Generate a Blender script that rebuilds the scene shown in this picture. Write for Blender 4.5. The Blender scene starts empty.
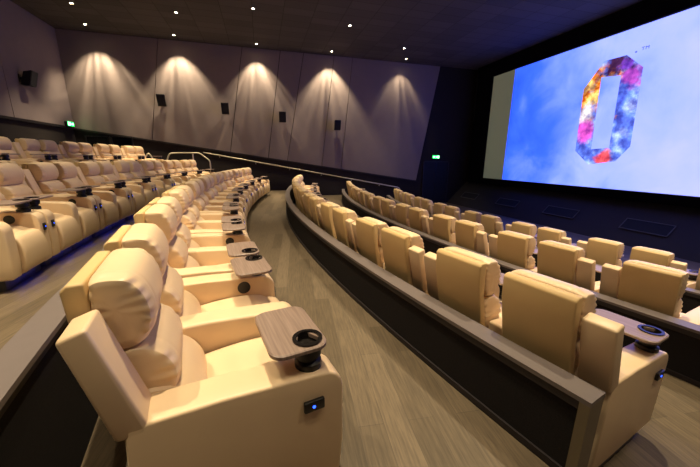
import bpy, bmesh, math, random
from mathutils import Vector, Matrix

random.seed(7)
SC = bpy.context.scene
COL = SC.collection
R = math.radians

# ------------------------------------------------------------------ camera
FL = 1.88                      # camera height above the floor of the near row
_p, _az, _ro = R(13.706), R(15.842), R(0.417)
_F = Vector((math.sin(_az) * math.cos(_p), math.cos(_az) * math.cos(_p), -math.sin(_p)))
_R0 = Vector((math.cos(_az), -math.sin(_az), 0))
_U0 = _R0.cross(_F)
_R = _R0 * math.cos(_ro) + _U0 * math.sin(_ro)
_U = _U0 * math.cos(_ro) - _R0 * math.sin(_ro)
cam_d = bpy.data.cameras.new('camera')
cam_d.sensor_width = 36
cam_d.lens = 306.99 / 700 * 36
cam_d.clip_start = 0.05
cam = bpy.data.objects.new('camera', cam_d)
COL.objects.link(cam)
cam.matrix_world = Matrix(((_R.x, _U.x, -_F.x, 0), (_R.y, _U.y, -_F.y, 0), (_R.z, _U.z, -_F.z, FL), (0, 0, 0, 1)))
SC.camera = cam

# ------------------------------------------------------------------ world, exposure
w = bpy.data.worlds.new('world')
SC.world = w
w.use_nodes = True
w.node_tree.nodes['Background'].inputs[0].default_value = (0.55, 0.5, 0.6, 1)
w.node_tree.nodes['Background'].inputs[1].default_value = 0.0
SC.view_settings.view_transform = 'Standard'
SC.view_settings.look = 'None'
SC.view_settings.exposure = 0.55
SC.view_settings.gamma = 1.0
SC.view_settings.use_curve_mapping = False
LAMP_W = 1350.0                 # each ceiling downlight
WALL_W = 640.0                 # the downlights close to the side walls
SCREEN_E = 0.68                 # the projected picture
WARM = (1.0, 0.84, 0.57)

# ------------------------------------------------------------------ geometry of the hall
CX, CY = 33.645, 9.009         # centre of the curved rows
RP, DR, DZ = 32.96, 2.564, 0.361   # parapet radius, tier depth, tier rise
YW, YN = 18.96, -0.94          # side walls
XB, XS = -8.764, 13.88         # back wall, screen
ZC = 5.69 + FL                 # ceiling
FRONT = -3 * DZ                # flat floor in front of the screen


# ------------------------------------------------------------------ materials
def srgb(r, g, b):
    f = lambda c: (c / 255 / 12.92) if c / 255 <= 0.04045 else ((c / 255 + 0.055) / 1.055) ** 2.4
    return (f(r), f(g), f(b), 1)


def mat(name, col, rough=0.6, metal=0.0, var=0.0, scale=8.0, bump=0.0, bscale=60.0, spec=0.5, coat=0.0):
    m = bpy.data.materials.new(name)
    m.use_nodes = True
    nt = m.node_tree
    b = nt.nodes['Principled BSDF']
    b.inputs['Base Color'].default_value = col
    b.inputs['Roughness'].default_value = rough
    b.inputs['Metallic'].default_value = metal
    b.inputs['Specular IOR Level'].default_value = spec
    b.inputs['Coat Weight'].default_value = coat
    tc = nt.nodes.new('ShaderNodeTexCoord')
    n = nt.nodes.new('ShaderNodeTexNoise')
    n.inputs['Scale'].default_value = scale
    n.inputs['Detail'].default_value = 4
    nt.links.new(tc.outputs['Object'], n.inputs['Vector'])
    cr = nt.nodes.new('ShaderNodeMix')
    cr.data_type = 'RGBA'
    cr.inputs['A'].default_value = tuple(c * (1 - var) for c in col[:3]) + (1,)
    cr.inputs['B'].default_value = tuple(min(1, c * (1 + var)) for c in col[:3]) + (1,)
    nt.links.new(n.outputs['Fac'], cr.inputs['Factor'])
    nt.links.new(cr.outputs['Result'], b.inputs['Base Color'])
    if bump:
        n2 = nt.nodes.new('ShaderNodeTexNoise')
        n2.inputs['Scale'].default_value = bscale
        n2.inputs['Detail'].default_value = 3
        nt.links.new(tc.outputs['Object'], n2.inputs['Vector'])
        bp = nt.nodes.new('ShaderNodeBump')
        bp.inputs['Strength'].default_value = bump
        bp.inputs['Distance'].default_value = 0.01
        nt.links.new(n2.outputs['Fac'], bp.inputs['Height'])
        nt.links.new(bp.outputs['Normal'], b.inputs['Normal'])
    return m


def emit(name, col, strength):
    m = bpy.data.materials.new(name)
    m.use_nodes = True
    b = m.node_tree.nodes['Principled BSDF']
    b.inputs['Base Color'].default_value = col
    b.inputs['Emission Color'].default_value = col
    b.inputs['Emission Strength'].default_value = strength
    return m


LEATHER = mat('cream_leather', srgb(224, 195, 156), 0.40, var=0.05, scale=5, bump=0.12, bscale=9, spec=0.45)
SHELL = mat('tan_vinyl', srgb(208, 176, 124), 0.5, var=0.05, scale=4, bump=0.05, bscale=30, spec=0.35)
BASEM = mat('grey_base', srgb(74, 74, 84), 0.5, var=0.05)
BLACK = mat('black_plastic', srgb(22, 20, 20), 0.4, var=0.1)
RING = mat('cup_ring', srgb(34, 30, 28), 0.25, metal=0.4)
LED = emit('blue_led', (0.02, 0.08, 1.0, 1), 3.0)
STRIP = emit('blue_strip', (0.01, 0.03, 1.0, 1), 18.0)
PANELM = mat('mauve_fabric', srgb(134, 120, 114), 0.92, var=0.06, scale=3, bump=0.1, bscale=120, spec=0.15)
DARKWALL = mat('charcoal_wall', srgb(46, 40, 36), 0.85, var=0.1, scale=2, spec=0.2)
BLACKWALL = mat('black_drape', srgb(16, 16, 22), 0.9, var=0.1, spec=0.15)
CAP = mat('taupe_laminate', srgb(104, 94, 91), 0.45, var=0.07, scale=12, spec=0.4)
CARPET = mat('black_carpet_panel', srgb(36, 33, 33), 0.95, var=0.3, scale=90, bump=0.3, bscale=300, spec=0.1)
FRAMEM = mat('dark_frame', srgb(30, 22, 24), 0.6, var=0.1)
ENDB = mat('olive_brown_board', srgb(104, 92, 70), 0.5, var=0.08, scale=6)
STEEL = mat('brushed_steel', srgb(200, 188, 165), 0.35, metal=0.6, var=0.05, scale=30)
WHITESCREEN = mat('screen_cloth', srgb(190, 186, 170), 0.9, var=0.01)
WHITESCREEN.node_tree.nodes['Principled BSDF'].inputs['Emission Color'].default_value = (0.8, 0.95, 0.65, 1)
WHITESCREEN.node_tree.nodes['Principled BSDF'].inputs['Emission Strength'].default_value = 0.05  # faint greenish glow put into the unprojected cloth, standing in for spilled light
DOORM = mat('black_door', srgb(9, 8, 9), 0.7, var=0.1)
GLASS = mat('dark_glass', srgb(14, 16, 18), 0.08, spec=0.8)
LINE = mat('grey_trim_line', srgb(92, 90, 92), 0.7)
HATCH = mat('black_grille', srgb(20, 20, 28), 0.8, var=0.2, scale=60)
GREEN = emit('exit_green', (0.01, 0.6, 0.08, 1), 3.5)
PICTO = emit('exit_white', (0.5, 1.0, 0.6, 1), 3.0)
LAMPE = emit('lamp_glow', (1.0, 0.8, 0.5, 1), 60.0)
TRIMM = mat('lamp_trim', srgb(60, 54, 48), 0.5, metal=0.3)


def wood_tray():
    m = mat('grey_oak_laminate', srgb(150, 122, 104), 0.4, spec=0.5)
    nt = m.node_tree
    b = nt.nodes['Principled BSDF']
    tc = nt.nodes.new('ShaderNodeTexCoord')
    mp = nt.nodes.new('ShaderNodeMapping')
    mp.inputs['Scale'].default_value = (1.5, 40, 4)
    n = nt.nodes.new('ShaderNodeTexNoise')
    n.inputs['Scale'].default_value = 2.0
    n.inputs['Detail'].default_value = 5
    cr = nt.nodes.new('ShaderNodeValToRGB')
    cr.color_ramp.elements[0].position = 0.3
    cr.color_ramp.elements[0].color = srgb(124, 104, 92)
    cr.color_ramp.elements[1].position = 0.7
    cr.color_ramp.elements[1].color = srgb(152, 130, 117)
    nt.links.new(tc.outputs['Object'], mp.inputs['Vector'])
    nt.links.new(mp.outputs['Vector'], n.inputs['Vector'])
    nt.links.new(n.outputs['Fac'], cr.inputs['Fac'])
    nt.links.new(cr.outputs['Color'], b.inputs['Base Color'])
    return m


TRAYM = wood_tray()


def plank_floor():
    m = bpy.data.materials.new('wood_plank_floor')
    m.use_nodes = True
    nt = m.node_tree
    b = nt.nodes['Principled BSDF']
    b.inputs['Roughness'].default_value = 0.5
    b.inputs['Specular IOR Level'].default_value = 0.35
    tc = nt.nodes.new('ShaderNodeTexCoord')
    mp = nt.nodes.new('ShaderNodeMapping')
    mp.inputs['Rotation'].default_value = (0, 0, R(90 + 6))
    br = nt.nodes.new('ShaderNodeTexBrick')
    br.inputs['Scale'].default_value = 1.0
    br.inputs['Brick Width'].default_value = 1.3
    br.inputs['Row Height'].default_value = 0.19
    br.inputs['Mortar Size'].default_value = 0.0018
    br.inputs['Mortar Smooth'].default_value = 0.3
    br.inputs['Color1'].default_value = srgb(114, 99, 79)
    br.inputs['Color2'].default_value = srgb(92, 79, 61)
    br.inputs['Mortar'].default_value = srgb(80, 70, 58)
    br.offset = 0.37
    nt.links.new(tc.outputs['Object'], mp.inputs['Vector'])
    nt.links.new(mp.outputs['Vector'], br.inputs['Vector'])
    mp2 = nt.nodes.new('ShaderNodeMapping')
    mp2.inputs['Scale'].default_value = (1.2, 16, 1)
    n = nt.nodes.new('ShaderNodeTexNoise')
    n.inputs['Scale'].default_value = 3.0
    n.inputs['Detail'].default_value = 6
    n.inputs['Roughness'].default_value = 0.65
    nt.links.new(mp.outputs['Vector'], mp2.inputs['Vector'])
    nt.links.new(mp2.outputs['Vector'], n.inputs['Vector'])
    cr = nt.nodes.new('ShaderNodeValToRGB')
    cr.color_ramp.elements[0].position = 0.3
    cr.color_ramp.elements[0].color = (0.6, 0.6, 0.62, 1)
    cr.color_ramp.elements[1].position = 0.72
    cr.color_ramp.elements[1].color = (1.2, 1.18, 1.15, 1)
    nt.links.new(n.outputs['Fac'], cr.inputs['Fac'])
    mx = nt.nodes.new('ShaderNodeMix')
    mx.data_type = 'RGBA'
    mx.blend_type = 'MULTIPLY'
    mx.inputs['Factor'].default_value = 1.0
    nt.links.new(br.outputs['Color'], mx.inputs['A'])
    nt.links.new(cr.outputs['Color'], mx.inputs['B'])
    nt.links.new(mx.outputs['Result'], b.inputs['Base Color'])
    return m


FLOORM = plank_floor()


def ceiling_mat():
    m = bpy.data.materials.new('dark_ceiling_tiles')
    m.use_nodes = True
    nt = m.node_tree
    b = nt.nodes['Principled BSDF']
    b.inputs['Roughness'].default_value = 0.85
    b.inputs['Specular IOR Level'].default_value = 0.2
    tc = nt.nodes.new('ShaderNodeTexCoord')
    br = nt.nodes.new('ShaderNodeTexBrick')
    br.offset = 0.0
    br.inputs['Scale'].default_value = 1.0
    br.inputs['Brick Width'].default_value = 1.2
    br.inputs['Row Height'].default_value = 0.6
    br.inputs['Mortar Size'].default_value = 0.012
    br.inputs['Color1'].default_value = srgb(84, 80, 80)
    br.inputs['Color2'].default_value = srgb(74, 70, 70)
    br.inputs['Mortar'].default_value = srgb(56, 52, 50)
    nt.links.new(tc.outputs['Object'], br.inputs['Vector'])
    nt.links.new(br.outputs['Color'], b.inputs['Base Color'])
    return m


CEILM = ceiling_mat()


def math_node(nt, op, a, b=None):
    n = nt.nodes.new('ShaderNodeMath')
    n.operation = op
    for i, v in enumerate((a, b)):
        if v is None:
            continue
        if isinstance(v, (int, float)):
            n.inputs[i].default_value = v
        else:
            nt.links.new(v, n.inputs[i])
    return n.outputs[0]


def picture_mat():
    """the projected picture: blue on one side, pale lavender clouds on the other"""
    m = bpy.data.materials.new('projected_sky')
    m.use_nodes = True
    nt = m.node_tree
    b = nt.nodes['Principled BSDF']
    b.inputs['Base Color'].default_value = (0.02, 0.02, 0.02, 1)
    b.inputs['Roughness'].default_value = 0.9
    tc = nt.nodes.new('ShaderNodeTexCoord')
    sx = nt.nodes.new('ShaderNodeSeparateXYZ')
    nt.links.new(tc.outputs['Object'], sx.inputs[0])
    n = nt.nodes.new('ShaderNodeTexNoise')
    n.inputs['Scale'].default_value = 0.42
    n.inputs['Detail'].default_value = 6
    n.inputs['Roughness'].default_value = 0.55
    n.inputs['Distortion'].default_value = 0.4
    nt.links.new(tc.outputs['Object'], n.inputs['Vector'])
    # y 15.5 (far side) -> 0 , y 9 -> 1
    g = math_node(nt, 'MULTIPLY', math_node(nt, 'SUBTRACT', 16.4, sx.outputs[1]), 0.105)
    g = math_node(nt, 'ADD', g, math_node(nt, 'MULTIPLY', math_node(nt, 'SUBTRACT', n.outputs['Fac'], 0.5), 1.1))
    cr = nt.nodes.new('ShaderNodeValToRGB')
    e = cr.color_ramp.elements
    e[0].position, e[0].color = 0.0, srgb(44, 96, 226)
    e[1].position, e[1].color = 1.0, srgb(206, 214, 255)
    for p, c in ((0.22, srgb(70, 122, 238)), (0.45, srgb(130, 164, 246)), (0.7, srgb(180, 200, 255))):
        x = e.new(p)
        x.color = c
    nt.links.new(g, cr.inputs['Fac'])
    bl = nt.nodes.new('ShaderNodeMix')
    bl.data_type = 'RGBA'
    bl.blend_type = 'MULTIPLY'
    bl.inputs['Factor'].default_value = 1
    bl.inputs['B'].default_value = (1, 1, 2.6, 1)
    nt.links.new(cr.outputs['Color'], bl.inputs['A'])
    nt.links.new(bl.outputs['Result'], b.inputs['Emission Color'])
    b.inputs['Emission Strength'].default_value = SCREEN_E
    return m


def emblem_mat():
    m = bpy.data.materials.new('galaxy_letter')
    m.use_nodes = True
    nt = m.node_tree
    b = nt.nodes['Principled BSDF']
    b.inputs['Base Color'].default_value = (0.02, 0.02, 0.02, 1)
    tc = nt.nodes.new('ShaderNodeTexCoord')
    sx = nt.nodes.new('ShaderNodeSeparateXYZ')
    nt.links.new(tc.outputs['Object'], sx.inputs[0])

    def noise(s, d=5, off=0):
        mp = nt.nodes.new('ShaderNodeMapping')
        mp.inputs['Location'].default_value = (off, off, off)
        nt.links.new(tc.outputs['Object'], mp.inputs['Vector'])
        n = nt.nodes.new('ShaderNodeTexNoise')
        n.inputs['Scale'].default_value = s
        n.inputs['Detail'].default_value = d
        n.inputs['Roughness'].default_value = 0.6
        nt.links.new(mp.outputs['Vector'], n.inputs['Vector'])
        return n.outputs['Fac']

    def ramp(f, pts):
        c = nt.nodes.new('ShaderNodeValToRGB')
        e = c.color_ramp.elements
        e[0].position, e[0].color = pts[0]
        e[1].position, e[1].color = pts[-1]
        for p, k in pts[1:-1]:
            x = e.new(p)
            x.color = k
        nt.links.new(f, c.inputs['Fac'])
        return c.outputs['Color']

    def blob(y, z, r):
        dy = math_node(nt, 'POWER', math_node(nt, 'ABSOLUTE', math_node(nt, 'SUBTRACT', sx.outputs[1], y)), 2)
        dz = math_node(nt, 'POWER', math_node(nt, 'ABSOLUTE', math_node(nt, 'SUBTRACT', sx.outputs[2], z)), 2)
        d = math_node(nt, 'POWER', math_node(nt, 'ADD', dy, dz), 0.5)
        k = math_node(nt, 'SUBTRACT', 1.0, math_node(nt, 'DIVIDE', d, r))
        k = math_node(nt, 'ADD', k, math_node(nt, 'MULTIPLY', math_node(nt, 'SUBTRACT', noise(1.9, 6, y), 0.5), 3.2))
        k = math_node(nt, 'MULTIPLY', k, 1.6)
        n = nt.nodes.new('ShaderNodeClamp')
        nt.links.new(k, n.inputs[0])
        return n.outputs[0]

    def mix(f, a, c):
        x = nt.nodes.new('ShaderNodeMix')
        x.data_type = 'RGBA'
        nt.links.new(f, x.inputs['Factor'])
        nt.links.new(a, x.inputs['A'])
        if isinstance(c, tuple):
            x.inputs['B'].default_value = c
        else:
            nt.links.new(c, x.inputs['B'])
        return x.outputs['Result']

    base = ramp(noise(1.6), [(0.3, srgb(60, 70, 180)), (0.48, srgb(96, 124, 232)), (0.68, srgb(190, 208, 255))])
    c = mix(blob(9.35, 3.2 + FL, 0.55), base, srgb(190, 80, 200))
    c = mix(blob(10.2, 3.75 + FL, 0.75), c, srgb(60, 26, 66))
    c = mix(blob(9.8, 3.6 + FL, 0.35), c, srgb(120, 60, 190))
    fire = ramp(noise(2.4, 6, 3), [(0.35, srgb(60, 22, 20)), (0.45, srgb(244, 120, 20)), (0.6, srgb(255, 214, 120))])
    c = mix(blob(10.95, 2.75 + FL, 1.15), c, fire)
    c = mix(blob(11.05, 2.0 + FL, 0.5), c, srgb(250, 240, 235))
    c = mix(blob(11.0, 1.3 + FL, 0.5), c, srgb(215, 80, 190))
    c = mix(blob(9.9, 0.1 + FL, 0.35), c, srgb(245, 84, 96))
    ml = nt.nodes.new('ShaderNodeMix')
    ml.data_type = 'RGBA'
    ml.blend_type = 'MULTIPLY'
    ml.inputs['Factor'].default_value = 1
    nt.links.new(c, ml.inputs['A'])
    nt.links.new(ramp(noise(2.6, 7, 11), [(0.36, (0.45, 0.4, 0.75, 1)), (0.5, (1.1, 1.1, 1.2, 1)), (0.64, (1.9, 2.1, 2.0, 1))]), ml.inputs['B'])
    nt.links.new(ml.outputs['Result'], b.inputs['Emission Color'])
    b.inputs['Emission Strength'].default_value = SCREEN_E
    return m


# ------------------------------------------------------------------ object helpers
def link(name, me, parent=None, m=None):
    o = bpy.data.objects.new(name, me)
    COL.objects.link(o)
    if m is not None:
        me.materials.append(m)
    if parent is not None:
        o.parent = parent
    return o


def from_bm(name, bm, m, parent=None, smooth=40):
    me = bpy.data.meshes.new(name)
    bmesh.ops.recalc_face_normals(bm, faces=bm.faces)
    bm.to_mesh(me)
    bm.free()
    if smooth:
        for p in me.polygons:
            p.use_smooth = True
        me.set_sharp_from_angle(angle=R(smooth))
    return link(name, me, parent, m)


def tag(o, label=None, cat=None, group=None, kind=None):
    for k, v in (('label', label), ('category', cat), ('group', group), ('kind', kind)):
        if v:
            o[k] = v
    return o


def empty(name, loc=(0, 0, 0), rz=0):
    o = bpy.data.objects.new(name, None)
    COL.objects.link(o)
    o.location = loc
    o.rotation_euler = (0, 0, rz)
    o.empty_display_size = 0.1
    return o


def bev(bm, r, seg=2):
    if r:
        bmesh.ops.bevel(bm, geom=list(bm.edges), offset=r, segments=seg, profile=0.5, affect='EDGES', clamp_overlap=True)


def box(bm, x0, x1, y0, y1, z0, z1, r=0, seg=2):
    b2 = bmesh.new()
    bmesh.ops.create_cube(b2, size=1)
    for v in b2.verts:
        v.co = Vector(((x0 + x1) / 2 + v.co.x * (x1 - x0), (y0 + y1) / 2 + v.co.y * (y1 - y0), (z0 + z1) / 2 + v.co.z * (z1 - z0)))
    bev(b2, r, seg)
    me = bpy.data.meshes.new('tmp')
    b2.to_mesh(me)
    b2.free()
    bm.from_mesh(me)
    bpy.data.meshes.remove(me)
    return bm


def prism(poly, x0, x1, r=0.0, seg=3):
    """extrude a (y, z) outline along x"""
    bm = bmesh.new()
    a = [bm.verts.new((x0, y, z)) for y, z in poly]
    b = [bm.verts.new((x1, y, z)) for y, z in poly]
    bm.faces.new(a)
    bm.faces.new(list(reversed(b)))
    n = len(poly)
    for i in range(n):
        bm.faces.new((a[i], b[i], b[(i + 1) % n], a[(i + 1) % n]))
    bmesh.ops.recalc_face_normals(bm, faces=bm.faces)
    if r:
        es = [e for e in bm.edges if len(e.link_faces) == 2 and e.calc_face_angle(0) > R(28)]
        bmesh.ops.bevel(bm, geom=es, offset=r, segments=seg, profile=0.5, affect='EDGES', clamp_overlap=True)
    return bm


def spline(pts, k=5, closed=True):
    out = []
    n = len(pts)
    for i in range(n if closed else n - 1):
        g = lambda j: pts[j % n] if closed else pts[max(0, min(n - 1, j))]
        p0, p1, p2, p3 = g(i - 1), g(i), g(i + 1), g(i + 2)
        for s in range(k):
            t = s / k
            out.append(tuple(0.5 * (2 * p1[a] + (p2[a] - p0[a]) * t + (2 * p0[a] - 5 * p1[a] + 4 * p2[a] - p3[a]) * t * t + (3 * p1[a] - p0[a] - 3 * p2[a] + p3[a]) * t ** 3) for a in range(len(p1))))
    if not closed:
        out.append(pts[-1])
    return out


def pillow(prof, x0, x1, nx=18, k=5, power=4.0, pleat=0.0, npl=7, seams=(), seamd=0.006, bow=0.0, pull=(0, 0), fold=0, q=2.4):
    """puffy cushion: a closed (y, z) outline lofted along x, gathered at both ends"""
    pr = spline(prof, k)
    cy = sum(p[0] for p in pr) / len(pr) + pull[0]
    cz = sum(p[1] for p in pr) / len(pr) + pull[1]
    cxm, hw = (x0 + x1) / 2, (x1 - x0) / 2
    bm = bmesh.new()
    rings = []
    us = [-math.cos(math.pi * i / nx) for i in range(nx + 1)]
    us = [math.copysign(abs(u) ** 0.75, u) for u in us]
    # (u, size) stations: flat-ended body, then the end faces closed in rings
    st = [(-1.0 - 0.012 * (1 - c), 0.88 * c) for c in (0.0, 0.2, 0.4, 0.6, 0.8)]
    st += [(u, 1 - 0.12 * abs(u) ** power) for u in us]
    st += [(1.0 + 0.012 * (1 - c), 0.88 * c) for c in (0.8, 0.6, 0.4, 0.2, 0.0)]
    for u, s in st:
        if s == 0:
            rings.append([bm.verts.new((cxm + hw * u, cy, cz))])
            continue
        ring = []
        for y, z in pr:
            f = s
            for sm in seams:
                f -= seamd / 0.2 * math.exp(-((u - sm) / 0.03) ** 2)
            xx, yy, z2 = u, cy + (y - cy) * f, cz + (z - cz) * f
            if fold:
                g = min(1, max(0, (abs(u) - 0.72) / 0.2))
                wob = 0.5 + 0.5 * math.sin(z2 * 2 * math.pi / fold + 0.5 * math.sin(yy * 17)) * (0.8 + 0.2 * math.sin(z2 * 23))
                cap = 1 if s > 0.85 else s / 1.2
                k2 = 1 - 0.035 * g * wob * cap
                yy, z2 = cy + (yy - cy) * k2, cz + (z2 - cz) * k2
                xx = u * (1 - 0.055 * g * wob * cap)
            ring.append(bm.verts.new((cxm + hw * xx, yy, z2)))
        rings.append(ring)
    for a, b in zip(rings, rings[1:]):
        n = max(len(a), len(b))
        for j in range(n):
            if len(a) == 1:
                bm.faces.new((a[0], b[(j + 1) % n], b[j]))
            elif len(b) == 1:
                bm.faces.new((a[j], a[(j + 1) % n], b[0]))
            else:
                bm.faces.new((a[j], a[(j + 1) % n], b[(j + 1) % n], b[j]))
    return bm


def lathe(pts, n=24, loc=(0, 0, 0), bm=None):
    """pts: (radius, z) from bottom to top, closed on the axis where radius is 0"""
    bm = bm or bmesh.new()
    rings = []
    for r_, z in pts:
        if r_ == 0:
            rings.append([bm.verts.new((loc[0], loc[1], loc[2] + z))])
        else:
            rings.append([bm.verts.new((loc[0] + r_ * math.cos(2 * math.pi * i / n), loc[1] + r_ * math.sin(2 * math.pi * i / n), loc[2] + z)) for i in range(n)])
    for a, b in zip(rings, rings[1:]):
        if len(a) == 1 and len(b) == 1:
            continue
        for i in range(n):
            j = (i + 1) % n
            if len(a) == 1:
                bm.faces.new((a[0], b[j], b[i]))
            elif len(b) == 1:
                bm.faces.new((a[i], a[j], b[0]))
            else:
                bm.faces.new((a[i], a[j], b[j], b[i]))
    return bm


def tube(path, rad, n=8, bm=None):
    bm = bm or bmesh.new()
    path = [Vector(p) for p in path]
    rings = []
    for i, p in enumerate(path):
        d = (path[min(i + 1, len(path) - 1)] - path[max(i - 1, 0)]).normalized()
        a = d.cross(Vector((0, 0, 1)))
        if a.length < 0.05:
            a = d.cross(Vector((0, 1, 0)))
        a.normalize()
        b = d.cross(a)
        rings.append([bm.verts.new(p + (a * math.cos(2 * math.pi * k / n) + b * math.sin(2 * math.pi * k / n)) * rad) for k in range(n)])
    for a, b in zip(rings, rings[1:]):
        for k in range(n):
            bm.faces.new((a[k], a[(k + 1) % n], b[(k + 1) % n], b[k]))
    bm.faces.new(rings[0])
    bm.faces.new(list(reversed(rings[-1])))
    return bm


def pol(r_, ang, z=0.0):
    """ang in degrees, positive towards the camera's end of the rows"""
    a = R(ang)
    return Vector((CX - r_ * math.cos(a), CY - r_ * math.sin(a), z))


def arc_prism(section, a0, a1, steps=60):
    """sweep a closed (radius, z) section along the arc from a0 to a1"""
    bm = bmesh.new()
    rings = []
    for i in range(steps + 1):
        a = a0 + (a1 - a0) * i / steps
        rings.append([bm.verts.new(pol(r_, a, z)) for r_, z in section])
    n = len(section)
    for p, q in zip(rings, rings[1:]):
        for k in range(n):
            bm.faces.new((p[k], p[(k + 1) % n], q[(k + 1) % n], q[k]))
    bm.faces.new(rings[0])
    bm.faces.new(list(reversed(rings[-1])))
    return bm


# ------------------------------------------------------------------ the hall shell
def struct(name, bm, m, parent=None):
    o = from_bm(name, bm, m, parent, smooth=0)
    if parent is None:
        o['kind'] = 'structure'
    return o


def y_to_ang(r_, y):
    return math.degrees(math.asin((CY - y) / r_))


def tier(r_in, r_out, z, bottom, m=FLOORM, xmin=None):
    """one flat step of the raked floor, from side wall to side wall"""
    bm = bmesh.new()
    N = 70
    top, bot = [], []
    for i in range(N + 1):
        y = YN + (YW - YN) * i / N
        xi = CX - math.sqrt(r_in ** 2 - (CY - y) ** 2)
        xo = xmin if xmin is not None else CX - math.sqrt(r_out ** 2 - (CY - y) ** 2)
        top.append((bm.verts.new((xi, y, z)), bm.verts.new((xo, y, z))))
        bot.append((bm.verts.new((xi, y, bottom)), bm.verts.new((xo, y, bottom))))
    for i in range(N):
        a, b, c, d = top[i], top[i + 1], bot[i], bot[i + 1]
        bm.faces.new((a[0], a[1], b[1], b[0]))
        bm.faces.new((c[0], d[0], d[1], c[1]))
        bm.faces.new((a[0], b[0], d[0], c[0]))
        bm.faces.new((a[1], c[1], d[1], b[1]))
    for i in (0, N):
        bm.faces.new((top[i][0], bot[i][0], bot[i][1], top[i][1]))
    return struct('floor', bm, m)


tier(RP, RP + DR + 0.1, 0.0, -1.6)
tier(RP - DR, RP, -DZ, -1.6)
tier(RP - 2 * DR, RP - DR, -2 * DZ, -1.6)
tier(RP + DR + 0.1, RP + 2 * DR + 0.1, DZ, -1.6)
ZU = 0.97
tier(RP + 2 * DR + 0.1, 60, ZU, -1.6, xmin=XB - 0.1)
# flat floor down to the foot of the screen wall
bm = bmesh.new()
N = 60
rowa = []
for i in range(N + 1):
    y = YN + (YW - YN) * i / N
    x = CX - math.sqrt((RP - 2 * DR) ** 2 - (CY - y) ** 2)
    rowa.append([bm.verts.new((x, y, FRONT)), bm.verts.new((14.4, y, FRONT)), bm.verts.new((14.4, y, -1.6)), bm.verts.new((x, y, -1.6))])
for p, q in zip(rowa, rowa[1:]):
    for k in range(4):
        bm.faces.new((p[k], p[(k + 1) % 4], q[(k + 1) % 4], q[k]))
bm.faces.new(rowa[0])
bm.faces.new(list(reversed(rowa[-1])))
struct('floor', bm, FLOORM)

bm = bmesh.new()
box(bm, XB - 0.3, 14.6, YN - 0.3, YW + 0.3, ZC, ZC + 0.2)
struct('ceiling', bm, CEILM)
for nm, (x0, x1, y0, y1), m in (('wall_far', (XB - 0.2, 14.6, YW, YW + 0.2), DARKWALL), ('wall_near', (XB - 0.2, 14.6, YN - 0.2, YN), DARKWALL),
                                ('wall_back', (XB - 0.2, XB, YN, YW), DARKWALL), ('wall_screen', (14.2, 14.4, YN, YW), BLACKWALL)):
    bm = bmesh.new()
    box(bm, x0, x1, y0, y1, -1.6, ZC)
    o = struct(nm, bm, m)
    if nm == 'wall_far':
        WFAR = o
    if nm == 'wall_back':
        WBACK = o
    if nm == 'wall_near':
        WNEAR = o


# mauve fabric panels with slanted joints on the side walls and the back wall
def bot_z(x):                   # the panels' lower edge follows the rake of the seats
    return FL + 1.38 - 0.1477 * (x + 8.8)


def side_panels(ywall, sgn, parent):
    # joints: (x at the top, x at the bottom)
    js = [(-8.74, -8.74), (-4.55, -5.4), (-0.62, -1.62), (1.35, 0.42), (2.62, 1.5), (4.35, 3.55), (5.45, 4.75), (11.2, 9.95)]
    for (t0, b0), (t1, b1) in zip(js, js[1:]):
        bm = bmesh.new()
        g = 0.015
        vs = []
        for x, z in ((t0 + g, ZC - 0.02), (t1 - g, ZC - 0.02), (b1 - g, bot_z(b1)), (b0 + g, bot_z(b0))):
            vs.append((x, z))
        f = [bm.verts.new((x, ywall - sgn * 0.06, z)) for x, z in vs]
        k = [bm.verts.new((x, ywall + sgn * 0.02, z)) for x, z in vs]
        bm.faces.new(f)
        bm.faces.new(list(reversed(k)))
        for i in range(4):
            bm.faces.new((f[i], k[i], k[(i + 1) % 4], f[(i + 1) % 4]))
        struct('wall_panel', bm, PANELM, parent)
    bm = bmesh.new()
    box(bm, -8.7, 9.95, -0.05, 0.05, -0.03, 0.03)
    for v in bm.verts:
        v.co.y = ywall - sgn * 0.04 + v.co.y
        v.co.z += bot_z(v.co.x) - 0.05
    struct('panel_trim', bm, FRAMEM, parent)


side_panels(YW, 1, WFAR)
side_panels(YN, -1, WNEAR)
ys = [YW - 0.07, 15.0, 11.0, 7.0, 3.0, YN + 0.07]
for a, b in zip(ys, ys[1:]):
    bm = bmesh.new()
    box(bm, XB - 0.02, XB + 0.06, b + 0.015, a - 0.015, FL + 1.4, ZC - 0.02)
    struct('wall_panel', bm, PANELM, WBACK)
bm = bmesh.new()
box(bm, XB, XB + 0.09, YN, YW - 0.07, FL + 1.31, FL + 1.37)
struct('panel_trim', bm, FRAMEM, WBACK)

# screen: cloth, projected picture, the letter on it, black masking round it
ZT, ZB = 4.88 + FL, -1.15 + FL
scr = empty('cinema_screen', (0, 0, 0))
tag(scr, 'huge glowing blue cinema screen showing a jewel-coloured letter O over clouds', 'cinema screen')
bm = bmesh.new()
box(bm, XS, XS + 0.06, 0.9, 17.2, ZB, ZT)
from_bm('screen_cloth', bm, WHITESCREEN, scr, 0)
bm = bmesh.new()
box(bm, XS - 0.012, XS - 0.002, 2.5, 15.5, ZB + 0.01, ZT - 0.01)
pic = from_bm('projected_picture', bm, picture_mat(), scr, 0)
outer = [(11.31, 3.04), (10.61, 3.98), (9.78, 3.97), (9.12, 3.38), (8.99, 0.54), (9.42, -0.03), (10.5, -0.17), (11.2, 0.42)]
inner = [(10.61, 3.36), (10.61, 3.36), (9.85, 3.27), (9.85, 3.27), (9.76, 0.51), (9.76, 0.51), (10.49, 0.47), (10.49, 0.47)]
bm = bmesh.new()
xo = XS - 0.02
vo = [bm.verts.new((xo, y, z + FL)) for y, z in outer]
iv = [bm.verts.new((xo, y, z + FL)) for y, z in inner[::2]]
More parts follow.
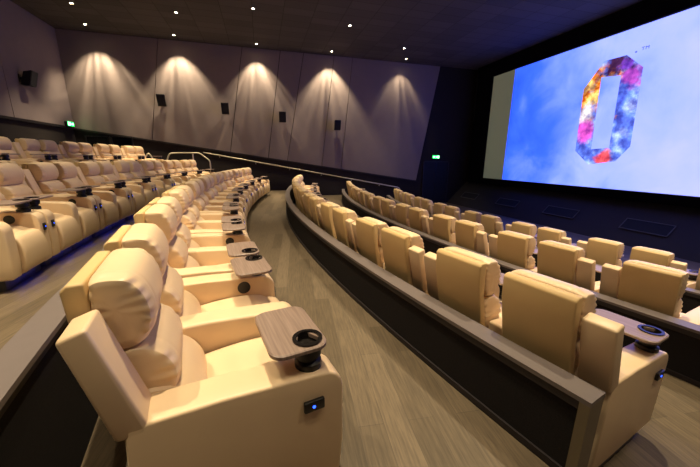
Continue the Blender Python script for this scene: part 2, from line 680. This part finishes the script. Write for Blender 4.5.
im = [iv[0], iv[0], iv[1], iv[1], iv[2], iv[2], iv[3], iv[3]]
for i in range(8):
    j = (i + 1) % 8
    if im[i] is im[j]:
        bm.faces.new((vo[i], vo[j], im[i]))
    else:
        bm.faces.new((vo[i], vo[j], im[j], im[i]))
letter = from_bm('letter', bm, emblem_mat(), scr, 0)
letter['label'] = 'octagonal letter O filled with fire and galaxy colours'
TMM = emit('trade_mark_ink', srgb(96, 110, 190), 0.7)
bm = bmesh.new()
for y0, y1, z0, z1 in ((9.30, 9.20, 4.10, 4.08), (9.26, 9.24, 4.09, 3.99), (9.17, 9.15, 4.10, 3.99), (9.08, 9.06, 4.10, 3.99), (9.15, 9.08, 4.08, 4.05), (9.50, 9.44, 4.02, 3.96)):
    box(bm, XS - 0.024, XS - 0.016, min(y0, y1), max(y0, y1), z1 + FL, z0 + FL)
from_bm('trade_mark', bm, TMM, scr, 0)
mask = mat('black_velvet', srgb(14, 13, 22), 0.95, spec=0.1)
bm = bmesh.new()
box(bm, XS - 0.12, XS + 0.25, YN + .05, 18.6, ZT, ZC - 0.01)
box(bm, XS - 0.12, XS + 0.25, 17.2, 18.6, ZB, ZT)
box(bm, XS - 0.12, XS + 0.25, YN + .05, 0.9, ZB, ZT)
box(bm, XS - 0.12, XS + 0.25, YN + .05, 18.6, ZB - 0.36, ZB)
from_bm('masking', bm, mask, scr, 0)
bm = bmesh.new()
box(bm, XS - 0.15, XS - 0.12, 18.52, 18.6, ZC - 3.2, ZC - 0.35)
from_bm('masking_track', bm, FRAMEM, scr, 0)

# sloping black bulkhead beneath the screen, with four framed speaker hatches
bm = bmesh.new()
prof = [(13.95, FL - 1.52), (14.19, FL - 1.52), (14.19, FRONT), (12.46, FRONT)]
f = [bm.verts.new((x, YN + 0.01, z)) for x, z in prof]
k = [bm.verts.new((x, YW - 0.01, z)) for x, z in prof]
bm.faces.new(f)
bm.faces.new(list(reversed(k)))
for i in range(4):
    bm.faces.new((f[i], k[i], k[(i + 1) % 4], f[(i + 1) % 4]))
bulk = from_bm('sloping_bulkhead', bm, mat('black_board', srgb(52, 47, 48), 0.7, var=0.1, scale=1.5, spec=0.3), None, 0)
tag(bulk, 'long sloping black bulkhead running beneath the cinema screen', 'bulkhead')
sd = Vector((13.95 - 12.46, 0, (FL - 1.52) - FRONT)).normalized()
sn = Vector((-sd.z, 0, sd.x))
NTH = ['first', 'second', 'third', 'fourth', 'fifth', 'sixth', 'seventh', 'eighth', 'ninth', 'tenth', 'eleventh', 'twelfth', 'thirteenth', 'fourteenth',
       'fifteenth', 'sixteenth', 'seventeenth', 'eighteenth', 'nineteenth', 'twentieth']
hl = ['closest to the exit door', 'second along from the exit door', 'third along from the exit door', 'fourth along from the exit door']
for n, (ya, yb, s0, s1) in enumerate(((18.08, 16.6, 0.5, 0.98), (14.8, 13.3, 0.5, 0.98), (11.6, 10.03, 0.48, 0.98), (8.2, 6.7, 0.46, 0.98))):
    def P(y, s, h, L=2.08):
        b0 = Vector((13.95, y, FL - 1.52)) - sd * 0 - sd * (s + 0.42)
        return b0 + sn * (h + 0.012)
    root = empty('speaker_hatch', P((ya + yb) / 2, (s0 + s1) / 2, 0))
    tag(root, 'thin grey framed black hatch in the sloping bulkhead, ' + hl[n], 'hatch', 'hatches in the bulkhead')
    o0 = root.location
    bm = bmesh.new()
    t = 0.035
    for (p, q, u, v) in ((ya, yb, s0, s0 + t), (ya, yb, s1 - t, s1), (ya, ya - t, s0, s1), (yb + t, yb, s0, s1)):
        vs = [bm.verts.new(P(y, s, h) - o0) for h in (0.004, 0.02) for y, s in ((p, u), (q, u), (q, v), (p, v))]
        for fc in ((0, 1, 2, 3), (7, 6, 5, 4), (0, 4, 5, 1), (1, 5, 6, 2), (2, 6, 7, 3), (3, 7, 4, 0)):
            bm.faces.new([vs[i] for i in fc])
    from_bm('hatch_frame', bm, LINE, root, 0)
    bm = bmesh.new()
    vs = [bm.verts.new(P(y, s, h) - o0) for h in (0.0, 0.01) for y, s in ((ya - t, s0 + t), (yb + t, s0 + t), (yb + t, s1 - t), (ya - t, s1 - t))]
    for fc in ((0, 1, 2, 3), (7, 6, 5, 4), (0, 4, 5, 1), (1, 5, 6, 2), (2, 6, 7, 3), (3, 7, 4, 0)):
        bm.faces.new([vs[i] for i in fc])
    from_bm('grille', bm, HATCH, root, 0)

# exit door in the far wall
bm = bmesh.new()
box(bm, 10.5, 12.3, YW - 0.05, YW + 0.02, FRONT, FL - 0.2)
d = struct('door_1', bm, DOORM)
bm = bmesh.new()
for x0, x1, z0, z1 in ((10.42, 10.5, FRONT, FL - 0.12), (12.3, 12.38, FRONT, FL - 0.12), (10.42, 12.38, FL - 0.2, FL - 0.12)):
    box(bm, x0, x1, YW - 0.09, YW + 0.02, z0, z1)
struct('door_frame', bm, FRAMEM, d)
bm = bmesh.new()
box(bm, 11.39, 11.41, YW - 0.06, YW - 0.045, FRONT, FL - 0.2)
struct('door_joint', bm, BLACK, d)

# dark glazed booth windows below the panels at the far back corner
for n, (x0, x1) in enumerate(((-8.3, -7.35), (-7.2, -6.35))):
    bm = bmesh.new()
    box(bm, x0, x1, YW - 0.03, YW + 0.02, FL + 0.45, FL + 0.98)
    wn = struct('window_%d' % (n + 1), bm, GLASS)
    bm = bmesh.new()
    for a, b, c, dd in ((x0 - .06, x0, .4, 1.03), (x1, x1 + .06, .4, 1.03), (x0, x1, .98, 1.03), (x0, x1, .4, .45)):
        box(bm, a, b, YW - 0.06, YW + 0.02, FL + c, FL + dd)
    struct('window_frame', bm, mat('window_frame_%d' % n, srgb(36, 34, 34), 0.3), wn)


# ------------------------------------------------------------------ curved divider walls
def divider(r_, ztop, zin, zout, a0, a1, label):
    """zin: floor on the outer (back) side, zout: floor on the screen side"""
    root = empty('divider_wall', pol(r_, 0, 0))
    tag(root, label, 'divider wall')
    o0 = root.matrix_basis.translation.copy()

    def part(name, sec, b0, b1, m, steps=70):
        bm = arc_prism(sec, b0, b1, steps)
        for v in bm.verts:
            v.co -= o0
        return from_bm(name, bm, m, root, 30)
    e = math.degrees(0.055 / r_)
    lo = min(zin, zout)
    part('cap', [(r_ - 0.17, ztop), (r_, ztop), (r_, ztop - 0.03), (r_ - 0.17, ztop - 0.03)], a0, a1, CAP)
    part('frame', [(r_ - 0.15, ztop - 0.03), (r_ - 0.005, ztop - 0.03), (r_ - 0.005, ztop - 0.085), (r_ - 0.15, ztop - 0.085)], a0 - e, a1 + e, FRAMEM)
    part('core', [(r_ - 0.14, ztop - 0.085), (r_ - 0.02, ztop - 0.085), (r_ - 0.02, lo), (r_ - 0.14, lo)], a0 - e, a1 + e, CARPET)
    for b in (a0, a1):
        s = -1 if b == a0 else 1
        part('end_board', [(r_ - 0.16, ztop - 0.03), (r_, ztop - 0.03), (r_, lo), (r_ - 0.16, lo)], b, b + s * e, ENDB, 1)
    part('skirting', [(r_ - 0.02, zin), (r_ - 0.004, zin), (r_ - 0.004, zin + 0.05), (r_ - 0.02, zin + 0.05)], a0 - e, a1 + e, FRAMEM)
    return root


divider(RP, 0.58, 0.0, -DZ, 14.06, -13.6, 'curved taupe-capped divider wall along the aisle, ending beside the nearest front recliner')
divider(RP - DR, 0.58 - DZ, -DZ, -2 * DZ, 15.3, -15.0, 'curved divider wall between the first and second rows ahead of the aisle')
divider(RP - 2 * DR, 0.58 - 2 * DZ, -2 * DZ, -3 * DZ, 16.4, -15.4, 'curved divider wall in front of the last row before the screen')
divider(RP + DR + 0.17, 0.58 + DZ, DZ, 0.0, 13.1, -12.9, 'black fronted divider wall close behind the nearest row of recliners')
divider(RP + 2 * DR + 0.17, 0.58 + ZU, ZU, DZ, 11.9, -12.3, 'divider wall behind the blue lit row, in front of the back row')

# ------------------------------------------------------------------ the recliner
UW = 1.68                      # one pair of seats
SW = UW / 2
AW = 0.19                       # armrest width


def arm_profile():
    pts = [(0.10, 0.15), (0.13, 0.85)]
    pts += [(0.5, 0.845), (0.94, 0.815)]
    for a in (75, 60, 45, 30, 15, 0):
        pts.append((0.975 + 0.105 * math.cos(R(a)), 0.70 + 0.112 * math.sin(R(a))))
    pts += [(1.08, 0.35), (1.06, 0.15)]
    return pts


def make_meshes():
    M = {}

    def keep(key, bm, m, smooth=40):
        o = from_bm(key, bm, m, None, smooth)
        M[key] = o.data
        bpy.data.objects.remove(o)
    # local x: 0 = outer edge of the pair, grows inwards; y: 0 back, 1.08 front
    keep('arm_outer', prism(arm_profile(), 0.0, AW, 0.016), LEATHER)
    keep('arm_middle', prism(arm_profile(), SW - AW / 2 + 0.005, SW + AW / 2 - 0.005, 0.022), LEATHER)
    keep('wing', prism([(0.10, 0.80), (-0.005, 1.27), (0.085, 1.30), (0.21, 0.85), (0.215, 0.80)], 0.0, AW, 0.016), LEATHER)
    bx0, bx1 = 0.215, SW - AW / 2 - 0.012
    keep('back_shell', prism([(0.16, 0.16), (0.07, 0.75), (-0.025, 1.2), (-0.033, 1.37), (-0.01, 1.395), (0.045, 1.395), (0.06, 1.1), (0.14, 0.75), (0.22, 0.16)], bx0, bx1, 0.012), SHELL)
    keep('headrest', pillow([(0.047, 1.36), (0.065, 1.405), (0.125, 1.412), (0.2, 1.39), (0.248, 1.32), (0.268, 1.22), (0.25, 1.13), (0.19, 1.06), (0.12, 1.05), (0.065, 1.12), (0.048, 1.25)],
                            bx0 - 0.004, bx1 + 0.004, nx=44, k=7, power=9, seams=(-0.62, 0.62), seamd=0.008, pull=(-0.02, 0.02), fold=0.05), LEATHER, 80)
    keep('lumbar_pillow', pillow([(0.09, 1.04), (0.17, 1.085), (0.27, 1.04), (0.325, 0.95), (0.33, 0.86), (0.285, 0.77), (0.22, 0.74), (0.12, 0.76), (0.08, 0.9)],
                                 bx0 - 0.004, bx1 + 0.004, nx=44, k=7, power=9, q=2.2, seams=(-0.66, 0.66), seamd=0.006, pull=(-0.02, 0.0), fold=0.06), LEATHER, 80)
    ci = SW - AW / 2 - 0.014
    keep('lower_back', pillow([(0.12, 0.84), (0.24, 0.86), (0.36, 0.80), (0.43, 0.69), (0.42, 0.60), (0.30, 0.56), (0.14, 0.6)],
                              AW + 0.005, ci, nx=24, k=4, power=10), LEATHER, 80)
    keep('seat_cushion', pillow([(0.24, 0.60), (0.45, 0.655), (0.75, 0.675), (0.95, 0.645), (1.03, 0.56), (1.02, 0.44), (0.85, 0.38), (0.4, 0.40), (0.22, 0.46)],
                                AW + 0.002, ci, nx=24, k=5, power=14, seams=(-0.62, 0.62), seamd=0.002), LEATHER, 80)
    keep('footrest', pillow([(0.93, 0.60), (1.04, 0.615), (1.10, 0.56), (1.13, 0.42), (1.115, 0.26), (1.07, 0.17), (0.97, 0.16), (0.92, 0.35)],
                            AW + 0.006, ci, nx=22, k=5, power=14), LEATHER, 80)
    bm = bmesh.new()
    box(bm, 0.04, SW - 0.01, 0.14, 0.93, 0.0, 0.14, 0.01)
    keep('base', bm, BASEM)
    bm = bmesh.new()
    box(bm, AW + 0.02, ci - 0.02, 0.98, 1.0, 0.15, 0.156)
    keep('light_strip', bm, STRIP, 0)
    # tray with a hole for the cup; centre of the cup at (0.105, 0.90)
    cxp, cyp, zt = 0.10, 0.92, 0.97
    x0, x1, y0, y1, rr = 0.005, 0.49, 0.715, 1.01, 0.07
    ol = []
    for qx, qy, s in ((x1 - rr, y1 - rr, 0), (x0 + rr, y1 - rr, 90), (x0 + rr, y0 + rr, 180), (x1 - rr, y0 + rr, 270)):
        for a in range(0, 91, 15):
            ol.append((qx + rr * math.cos(R(s + a)), qy + rr * math.sin(R(s + a))))
    bm = bmesh.new()
    n = len(ol)
    hr = 0.062
    order = [math.atan2(y - cyp, x - cxp) for x, y in ol]
    hole = [(cxp + hr * math.cos(t), cyp + hr * math.sin(t)) for t in order]
    lay = []
    for z, g in ((zt - 0.022, 0.0), (zt - 0.005, 0.0), (zt, -0.006)):
        ring = []
        for (x, y) in ol:
            mx, my = (x0 + x1) / 2, (y0 + y1) / 2
            ring.append(bm.verts.new((x + (g if x > mx else -g), y + (g if y > my else -g), z)))
        lay.append(ring)
    hb = [bm.verts.new((x, y, zt - 0.022)) for x, y in hole]
    ht = [bm.verts.new((x, y, zt)) for x, y in hole]
    for i in range(n):
        j = (i + 1) % n
        bm.faces.new((lay[0][i], lay[0][j], lay[1][j], lay[1][i]))
        bm.faces.new((lay[1][i], lay[1][j], lay[2][j], lay[2][i]))
        bm.faces.new((lay[2][i], lay[2][j], ht[j], ht[i]))
        bm.faces.new((ht[i], ht[j], hb[j], hb[i]))
        bm.faces.new((hb[i], hb[j], lay[0][j], lay[0][i]))
    keep('tray', bm, TRAYM, 30)
    keep('cup_holder', lathe([(0, 0.936), (0.058, 0.936), (0.060, 0.95), (0.078, 0.971), (0.078, 0.979), (0.058, 0.979), (0.054, 0.955), (0.050, 0.94), (0, 0.938)], 28, (cxp, cyp, 0)), RING)
    keep('tray_post', lathe([(0, 0.80), (0.07, 0.80), (0.07, 0.85), (0.052, 0.86), (0.052, 0.875), (0.07, 0.885), (0.07, 0.935), (0, 0.935)], 24, (cxp, cyp, 0)), BLACK)
    bm = bmesh.new()
    box(bm, -0.022, 0.0, 0.855, 0.965, 0.625, 0.685, 0.006)
    keep('switch_side', bm, BLACK)
    keep('switch_light_side', lathe([(0, 0), (0.008, 0), (0.008, 0.003), (0, 0.003)], 16), LED, 0)
    for v in M['switch_light_side'].vertices:
        x, y, z = v.co
        v.co = (-0.022 - z, 0.905 + x, 0.655 + y)
    bm = bmesh.new()
    box(bm, 0.065, 0.125, 1.075, 1.097, 0.56, 0.655, 0.006)
    keep('switch_front', bm, BLACK)
    keep('switch_light_front', lathe([(0, 0), (0.008, 0), (0.008, 0.003), (0, 0.003)], 16), LED, 0)
    for v in M['switch_light_front'].vertices:
        x, y, z = v.co
        v.co = (0.095 + x, 1.097 + z, 0.61 + y)
    keep('grommet', lathe([(0, 0), (0.055, 0), (0.055, 0.008), (0.04, 0.012), (0, 0.008)], 20), BLACK)
    for v in M['grommet'].vertices:
        x, y, z = v.co
        v.co = (AW + z, 0.80 + x, 0.735 + y)
    return M


MESH = make_meshes()


def mirrored(me):
    m2 = me.copy()
    m2.transform(Matrix.Scale(-1, 4, (1, 0, 0)))
    m2.flip_normals()
    return m2


MIRR = {k: mirrored(v) for k, v in MESH.items()}


def recliner_proto(side, end, led):
    """side +1: outer arm at local x=0 growing to +x, -1 mirrored"""
    D = MESH if side > 0 else MIRR
    r0 = empty('recliner_seat')
    names = [('back_shell', 'back_shell'), ('headrest', 'headrest'), ('lumbar_pillow', 'lumbar_pillow'), ('lower_back', 'lower_back'), ('seat_cushion', 'seat_cushion'),
             ('footrest', 'footrest'), ('wing', 'wing'), ('armrest', 'arm_outer'), ('base', 'base'), ('tray_post', 'tray_post'), ('tray', 'tray'), ('grommet', 'grommet')]
    if side > 0:
        names.append(('armrest', 'arm_middle'))
    sub = []
    for nm, key in names:
        o = link(nm, D[key], r0)
        if nm == 'tray':
            link('cup_holder', D['cup_holder'], o)
        if nm == 'base' and led:
            link('light_strip', D['light_strip'], o)
    k = 'side' if end else 'front'
    o = link('control_switch', D['switch_' + k], r0)
    link('switch_light', D['switch_light_' + k], o)
    return r0


def kids(o):
    return [c for c in o.children]


def copy_tree(o, parent=None):
    c = o.copy()
    COL.objects.link(c)
    if parent is not None:
        c.parent = parent
    for ch in kids(o):
        copy_tree(ch, c)
    return c


PROTO = {}


def proto(side, end, led):
    k = (side, end, led)
    if k not in PROTO:
        PROTO[k] = recliner_proto(side, end, led)
        return PROTO[k]
    bpy.context.view_layer.update()
    return copy_tree(PROTO[k])


def visible(loc):
    q = loc - Vector((0, 0, FL))
    z = q.dot(_F)
    if z < 0.25:
        return False
    x = 350 + 306.99 * q.dot(_R) / z
    y = 233.5 - 306.99 * q.dot(_U) / z
    return -40 < x < 740 and -60 < y < 600


# row: (back radius, floor z, first boundary angle, pitch in degrees, pairs, led, phrase)
RB = 35.227
ROWS = [
    (RB, 0.0, 12.983, 2.895, 9, False, 'lining the near side of the aisle', 'cream recliner'),
    (RB - DR, -DZ, 14.052, 3.069, 9, True, 'just past the aisle divider wall', 'tan backed recliner'),
    (RB - 2 * DR, -2 * DZ, 15.28, 3.386, 9, True, 'in the middle front row', 'tan backed recliner'),
    (RB - 3 * DR, -3 * DZ, 16.25, 3.81, 8, True, 'in the frontmost row', 'tan backed recliner'),
    (RB + DR, DZ, 11.457, 2.669, 9, True, 'in the blue lit row', 'cream recliner'),
    (RB + 2 * DR, ZU, 9.73, 2.52, 9, False, 'in the topmost back row', 'cream recliner'),
]
for ri, (rb, z, a0, da, pairs, led, phrase, what) in enumerate(ROWS):
    seats = []
    for k in range(pairs):
        ac = a0 - (k + 0.5) * da
        base = pol(rb, ac, z)
        fwd = Vector((math.cos(R(ac)), math.sin(R(ac)), 0))       # towards the screen
        lat = Vector((math.sin(R(ac)), -math.cos(R(ac)), 0))      # towards the camera's end
        rz = math.atan2(fwd.y, fwd.x) - math.pi / 2               # local +y = forward, local +x = away from screen-left
        xdir = Vector((math.cos(rz), math.sin(rz), 0))
        s = 1 if xdir.dot(lat) > 0 else -1
        # near seat: outer edge at lat*UW/2, far seat at -lat*UW/2
        for q, sgn in ((0, 1), (1, -1)):
            org = base + lat * (sgn * (UW / 2 - 0.003))
            side = -1 if (s * sgn) > 0 else 1
            if not visible(org + Vector((0, 0, 1.0)) + fwd * 0.5) and not visible(org + Vector((0, 0, 0.3)) + fwd) and not visible(org - lat * sgn * 0.4 + Vector((0, 0, 1.3))):
                continue
            seats.append((k, q, org, side, rz))
    n = len(seats)
    kmin, kmax = 0, pairs - 1
    for i, (k, q, org, side, rz) in enumerate(seats):
        end = (k == 0 and q == 0) or (k == pairs - 1 and q == 1)
        o = proto(side, end, led)
        o.location = org
        o.rotation_euler = (0, 0, rz)
        j = n - 1 - i
        if i == 0:
            lab = what + ' nearest the camera ' + phrase
        elif j == 0:
            lab = what + ' at the far wall end ' + phrase
        elif i < n / 2:
            lab = NTH[i] + ' ' + what + (' from the near end ' if ri < 2 else ' from the right edge ' if ri < 4 else ' from the left edge ') + phrase
        else:
            lab = NTH[j] + ' ' + what + ' back from the far wall ' + phrase
        if i == 0 and ri == 0:
            lab = 'large cream leather recliner in the foreground with grey wood tray and blue lit switch'
        if i == 0 and ri == 1:
            lab = 'tan recliner beside the end of the aisle divider, lilac lit tray over its armrest'
        tag(o, lab, 'recliner', 'recliners ' + phrase)

# ------------------------------------------------------------------ wall speakers
def wall_speaker(loc, rz, label):
    """local: wall at y=0, faces -y"""
    root = empty('wall_speaker', loc, rz)
    tag(root, label, 'speaker', 'black surround speakers on the walls')
    bm = bmesh.new()
    pts = [(-0.2, -0.28), (0.2, -0.28), (0.2, 0.28), (-0.2, 0.28)]
    f = [bm.verts.new((x * 0.96, -0.44 - (0.08 if z > 0 else -0.08), z)) for x, z in pts]
    k = [bm.verts.new((x * 0.75, -0.14 - (0.08 if z > 0 else -0.08), z * 0.85)) for x, z in pts]
    bm.faces.new(f)
    bm.faces.new(list(reversed(k)))
    for i in range(4):
        bm.faces.new((f[i], k[i], k[(i + 1) % 4], f[(i + 1) % 4]))
    bev(bm, 0.015)
    from_bm('speaker_cabinet', bm, BLACK, root)
    bm = bmesh.new()
    fr = [bm.verts.new((x * 0.86, -0.45 - (0.08 if z > 0 else -0.08) * 0.9, z * 0.88)) for x, z in pts]
    bk = [bm.verts.new((x * 0.86, -0.43 - (0.08 if z > 0 else -0.08) * 0.9, z * 0.88)) for x, z in pts]
    bm.faces.new(fr)
    bm.faces.new(list(reversed(bk)))
    for i in range(4):
        bm.faces.new((fr[i], bk[i], bk[(i + 1) % 4], fr[(i + 1) % 4]))
    from_bm('speaker_grille', bm, HATCH, root, 0)
    bm = bmesh.new()
    box(bm, -0.07, 0.07, -0.02, 0.08, -0.14, 0.14, 0.005)
    box(bm, -0.03, 0.03, -0.26, 0.0, -0.04, 0.04, 0.005)
    from_bm('wall_bracket', bm, FRAMEM, root)
    return root


SPK = [(-4.69, 2.77, 'black wall speaker on the far wall, closest to the back corner'), (-1.72, 2.52, 'black wall speaker on the far wall, second from the back corner'),
       (1.24, 2.22, 'black wall speaker on the far wall in the unlit gap between two light pools'), (4.39, 1.9, 'black wall speaker on the far wall, closest to the screen')]
for x, z, lab in SPK:
    wall_speaker((x + 0.05, YW - 0.07, z + FL), 0, lab)
wall_speaker((XB + 0.06, 15.78, 2.9 + FL), R(90), 'black wall speaker hanging on the back wall')


# ------------------------------------------------------------------ exit signs
def exit_sign(loc, rz, label, flip=1):
    root = empty('exit_sign', loc, rz)
    root.scale = (0.78, 0.9, 0.8)
    tag(root, label, 'exit sign', 'green exit signs')
    bm = bmesh.new()
    box(bm, -0.34, 0.34, -0.10, 0.03, -0.14, 0.14, 0.01)
    from_bm('sign_housing', bm, BLACK, root)
    bm = bmesh.new()
    box(bm, -0.32, 0.32, -0.112, -0.10, -0.12, 0.12)
    from_bm('sign_face', bm, GREEN, root, 0)
    bm = bmesh.new()
    y0, y1 = -0.122, -0.113

    def flat(pts):
        a = [bm.verts.new((x * flip, y0, z)) for x, z in pts]
        b = [bm.verts.new((x * flip, y1, z)) for x, z in pts]
        bm.faces.new(a)
        bm.faces.new(list(reversed(b)))
        for i in range(len(pts)):
            j = (i + 1) % len(pts)
            bm.faces.new((a[i], b[i], b[j], a[j]))
    flat([(-0.27, 0.0), (-0.18, 0.08), (-0.18, 0.03), (-0.06, 0.03), (-0.06, -0.03), (-0.18, -0.03), (-0.18, -0.08)])       # arrow
    flat([(0.07, 0.07), (0.10, 0.10), (0.13, 0.07), (0.10, 0.04)])                                                             # head
    flat([(0.02, 0.03), (0.12, 0.035), (0.14, -0.02), (0.10, -0.03), (0.03, 0.0)])                                            # trunk and arm
    flat([(0.08, -0.02), (0.13, -0.02), (0.16, -0.09), (0.12, -0.09), (0.09, -0.04), (0.03, -0.07), (0.02, -0.045)])         # legs
    flat([(0.20, 0.10), (0.29, 0.10), (0.29, -0.10), (0.20, -0.10)])                                                          # door
    from_bm('pictogram', bm, PICTO, root, 0)


exit_sign((11.3, YW - 0.02, 0.15 + FL), 0, 'small glowing green exit sign above the dark exit door')
exit_sign((XB + 0.11, 18.35, 1.50 + FL), R(90), 'small glowing green exit sign in the back corner', -1)

# ------------------------------------------------------------------ handrails
def handrail(label, paths, brackets=(), rad=0.035):
    root = empty('handrail', paths[0][0])
    tag(root, label, 'handrail')
    o0 = Vector(paths[0][0])
    for i, p in enumerate(paths):
        pts = []
        for q in p:
            pts.append(tuple(Vector(q) - o0))
        # rounded corners
        sm = []
        for j, q in enumerate(pts):
            if 0 < j < len(pts) - 1:
                a, b, c = Vector(pts[j - 1]), Vector(q), Vector(pts[j + 1])
                u = b + (a - b).normalized() * min(0.12, (a - b).length / 2)
                v = b + (c - b).normalized() * min(0.12, (c - b).length / 2)
                sm += [u, (u + b * 2 + v) / 4, v]
            else:
                sm.append(q)
        from_bm('rail' if i == 0 else 'post', tube(sm, rad, 10), STEEL, root)
    for (x, y, z) in brackets:
        bm = tube([(x, y, z), (x, y, z - 0.1), (x, YW - 0.0, z - 0.12)], 0.016, 8)
        for v in bm.verts:
            v.co -= o0
        from_bm('bracket', bm, STEEL, root)


YR = YW - 0.14
rz = lambda x: FL + 0.27 - 0.18 * (x + 3.0)
handrail('long pale metal handrail sloping down along the far wall towards the exit',
         [[(-3.0, YR, rz(-3.0)), (8.7, YR, rz(8.7)), (8.85, YR, rz(8.85) - 0.3)]],
         [(x, YR, rz(x)) for x in (-2.2, -0.3, 1.6, 3.5, 5.4, 7.3)])
YG = YW - 0.75
zz = FL
handrail('pale metal guard rail with bent ends behind the blue lit row',
         [[(-4.95, YG, DZ + 0.72), (-4.5, YG, zz + 0.21), (-3.1, YG, zz + 0.24), (-2.62, YG, zz - 0.16), (-2.62, YG, DZ)],
          [(-3.42, YG, zz + 0.24), (-3.42, YG, DZ)], [(-4.95, YG, DZ + 0.75), (-4.95, YG, DZ)]])
handrail('short bent pale metal rail at the top of the far side steps',
         [[(-5.95, YG, ZU + 0.4), (-5.46, YG, zz + 0.24), (-5.3, YG, zz - 0.05), (-5.3, YG, ZU)], [(-5.95, YG, ZU + 0.42), (-5.95, YG, ZU)]])


# ------------------------------------------------------------------ ceiling downlights
def downlight(x, y, watts, cone, label, aim=None, blend=0.8, streak=False):
    root = empty('downlight', (x, y, ZC))
    tag(root, label, 'ceiling light', 'recessed ceiling downlights')
    from_bm('trim_ring', lathe([(0.06, -0.03), (0.09, -0.03), (0.10, -0.002), (0.06, -0.002), (0.06, -0.03)], 20), TRIMM, root)
    from_bm('lens', lathe([(0, -0.012), (0.055, -0.012), (0.055, -0.004), (0, -0.004)], 16), LAMPE, root, 0)
    ld = bpy.data.lights.new('lamp_light', 'SPOT')
    ld.energy = watts
    ld.color = WARM
    ld.spot_size = R(cone)
    ld.spot_blend = blend
    ld.shadow_soft_size = 0.06
    if streak:                   # faceted reflector: uneven beam
        ld.use_nodes = True
        nt = ld.node_tree
        em = nt.nodes['Emission']
        tc = nt.nodes.new('ShaderNodeTexCoord')
        sp = nt.nodes.new('ShaderNodeSeparateXYZ')
        nt.links.new(tc.outputs['Normal'], sp.inputs[0])
        cb = nt.nodes.new('ShaderNodeCombineXYZ')
        nt.links.new(math_node(nt, 'DIVIDE', sp.outputs[0], sp.outputs[2]), cb.inputs[0])
        nt.links.new(math_node(nt, 'MULTIPLY', math_node(nt, 'DIVIDE', sp.outputs[1], sp.outputs[2]), 0.12), cb.inputs[1])
        cb.inputs[2].default_value = x
        n = nt.nodes.new('ShaderNodeTexNoise')
        n.inputs['Scale'].default_value = 7.0
        n.inputs['Detail'].default_value = 3
        nt.links.new(cb.outputs[0], n.inputs['Vector'])
        mr = nt.nodes.new('ShaderNodeMapRange')
        mr.inputs['From Min'].default_value = 0.35
        mr.inputs['From Max'].default_value = 0.65
        mr.inputs['To Min'].default_value = 0.45
        mr.inputs['To Max'].default_value = 1.5
        nt.links.new(n.outputs['Fac'], mr.inputs['Value'])
        nt.links.new(mr.outputs['Result'], em.inputs['Strength'])
    lo = bpy.data.objects.new('lamp_light', ld)
    COL.objects.link(lo)
    lo.parent = root
    lo.location = (0, 0, -0.05)
    if aim:
        v = Vector(aim) - Vector((x, y, ZC))
        lo.rotation_euler = v.to_track_quat('-Z', 'Y').to_euler()
    return root


WX = [(-7.13, 17.96), (-3.66, 18.15), (0.12, 18.2), (4.06, 18.2), (8.5, 18.2)]
WLAB = ['closest to the back corner', 'second from the back corner', 'third from the back corner', 'fourth from the back corner', 'closest to the exit door']
for i, (x, y) in enumerate(WX):
    downlight(x, y, WALL_W * (0.3 if i == 4 else 1), 84, 'small bright ceiling downlight by the far wall, ' + WLAB[i], aim=(x - 0.1, YW - 0.15, FL + 0.6), blend=0.55, streak=True)
for i, (x, y) in enumerate(WX):
    downlight(x, 2 * CY - y, WALL_W * 0.5, 96, 'ceiling downlight by the near wall, ' + WLAB[i].replace('exit door', 'screen'))
for i, (x, y) in enumerate([(-6.6, 15.8), (-2.95, 15.51), (0.04, 14.26), (4.1, 14.68), (7.62, 16.6)]):
    downlight(x, y, LAMP_W * (0.15 if i == 4 else 1), 72, 'small ceiling downlight out from the far wall, ' + ('dim one ' if i == 4 else '') + WLAB[i])
for i, (x, y) in enumerate([(-6.6, 3.0), (-2.95, 2.9), (0.04, 3.7), (4.1, 3.4), (7.6, 3.0)]):
    downlight(x, y, LAMP_W, 68, 'ceiling downlight out from the near wall, ' + WLAB[i].replace('exit door', 'screen'))
for i, (x, y) in enumerate([(-5.2, 8.6), (-1.4, 8.2), (2.9, 7.6), (6.6, 8.4)]):  # out-of-view fill spots, added to brighten the middle rows
    downlight(x, y, LAMP_W * (0.4, 0.4, 0.55, 0.3)[i], 86, 'added unseen ceiling fill light over the middle of the rows, ' + ['above the topmost row', 'above the blue lit row', 'above the aisle divider', 'nearest the screen'][i])
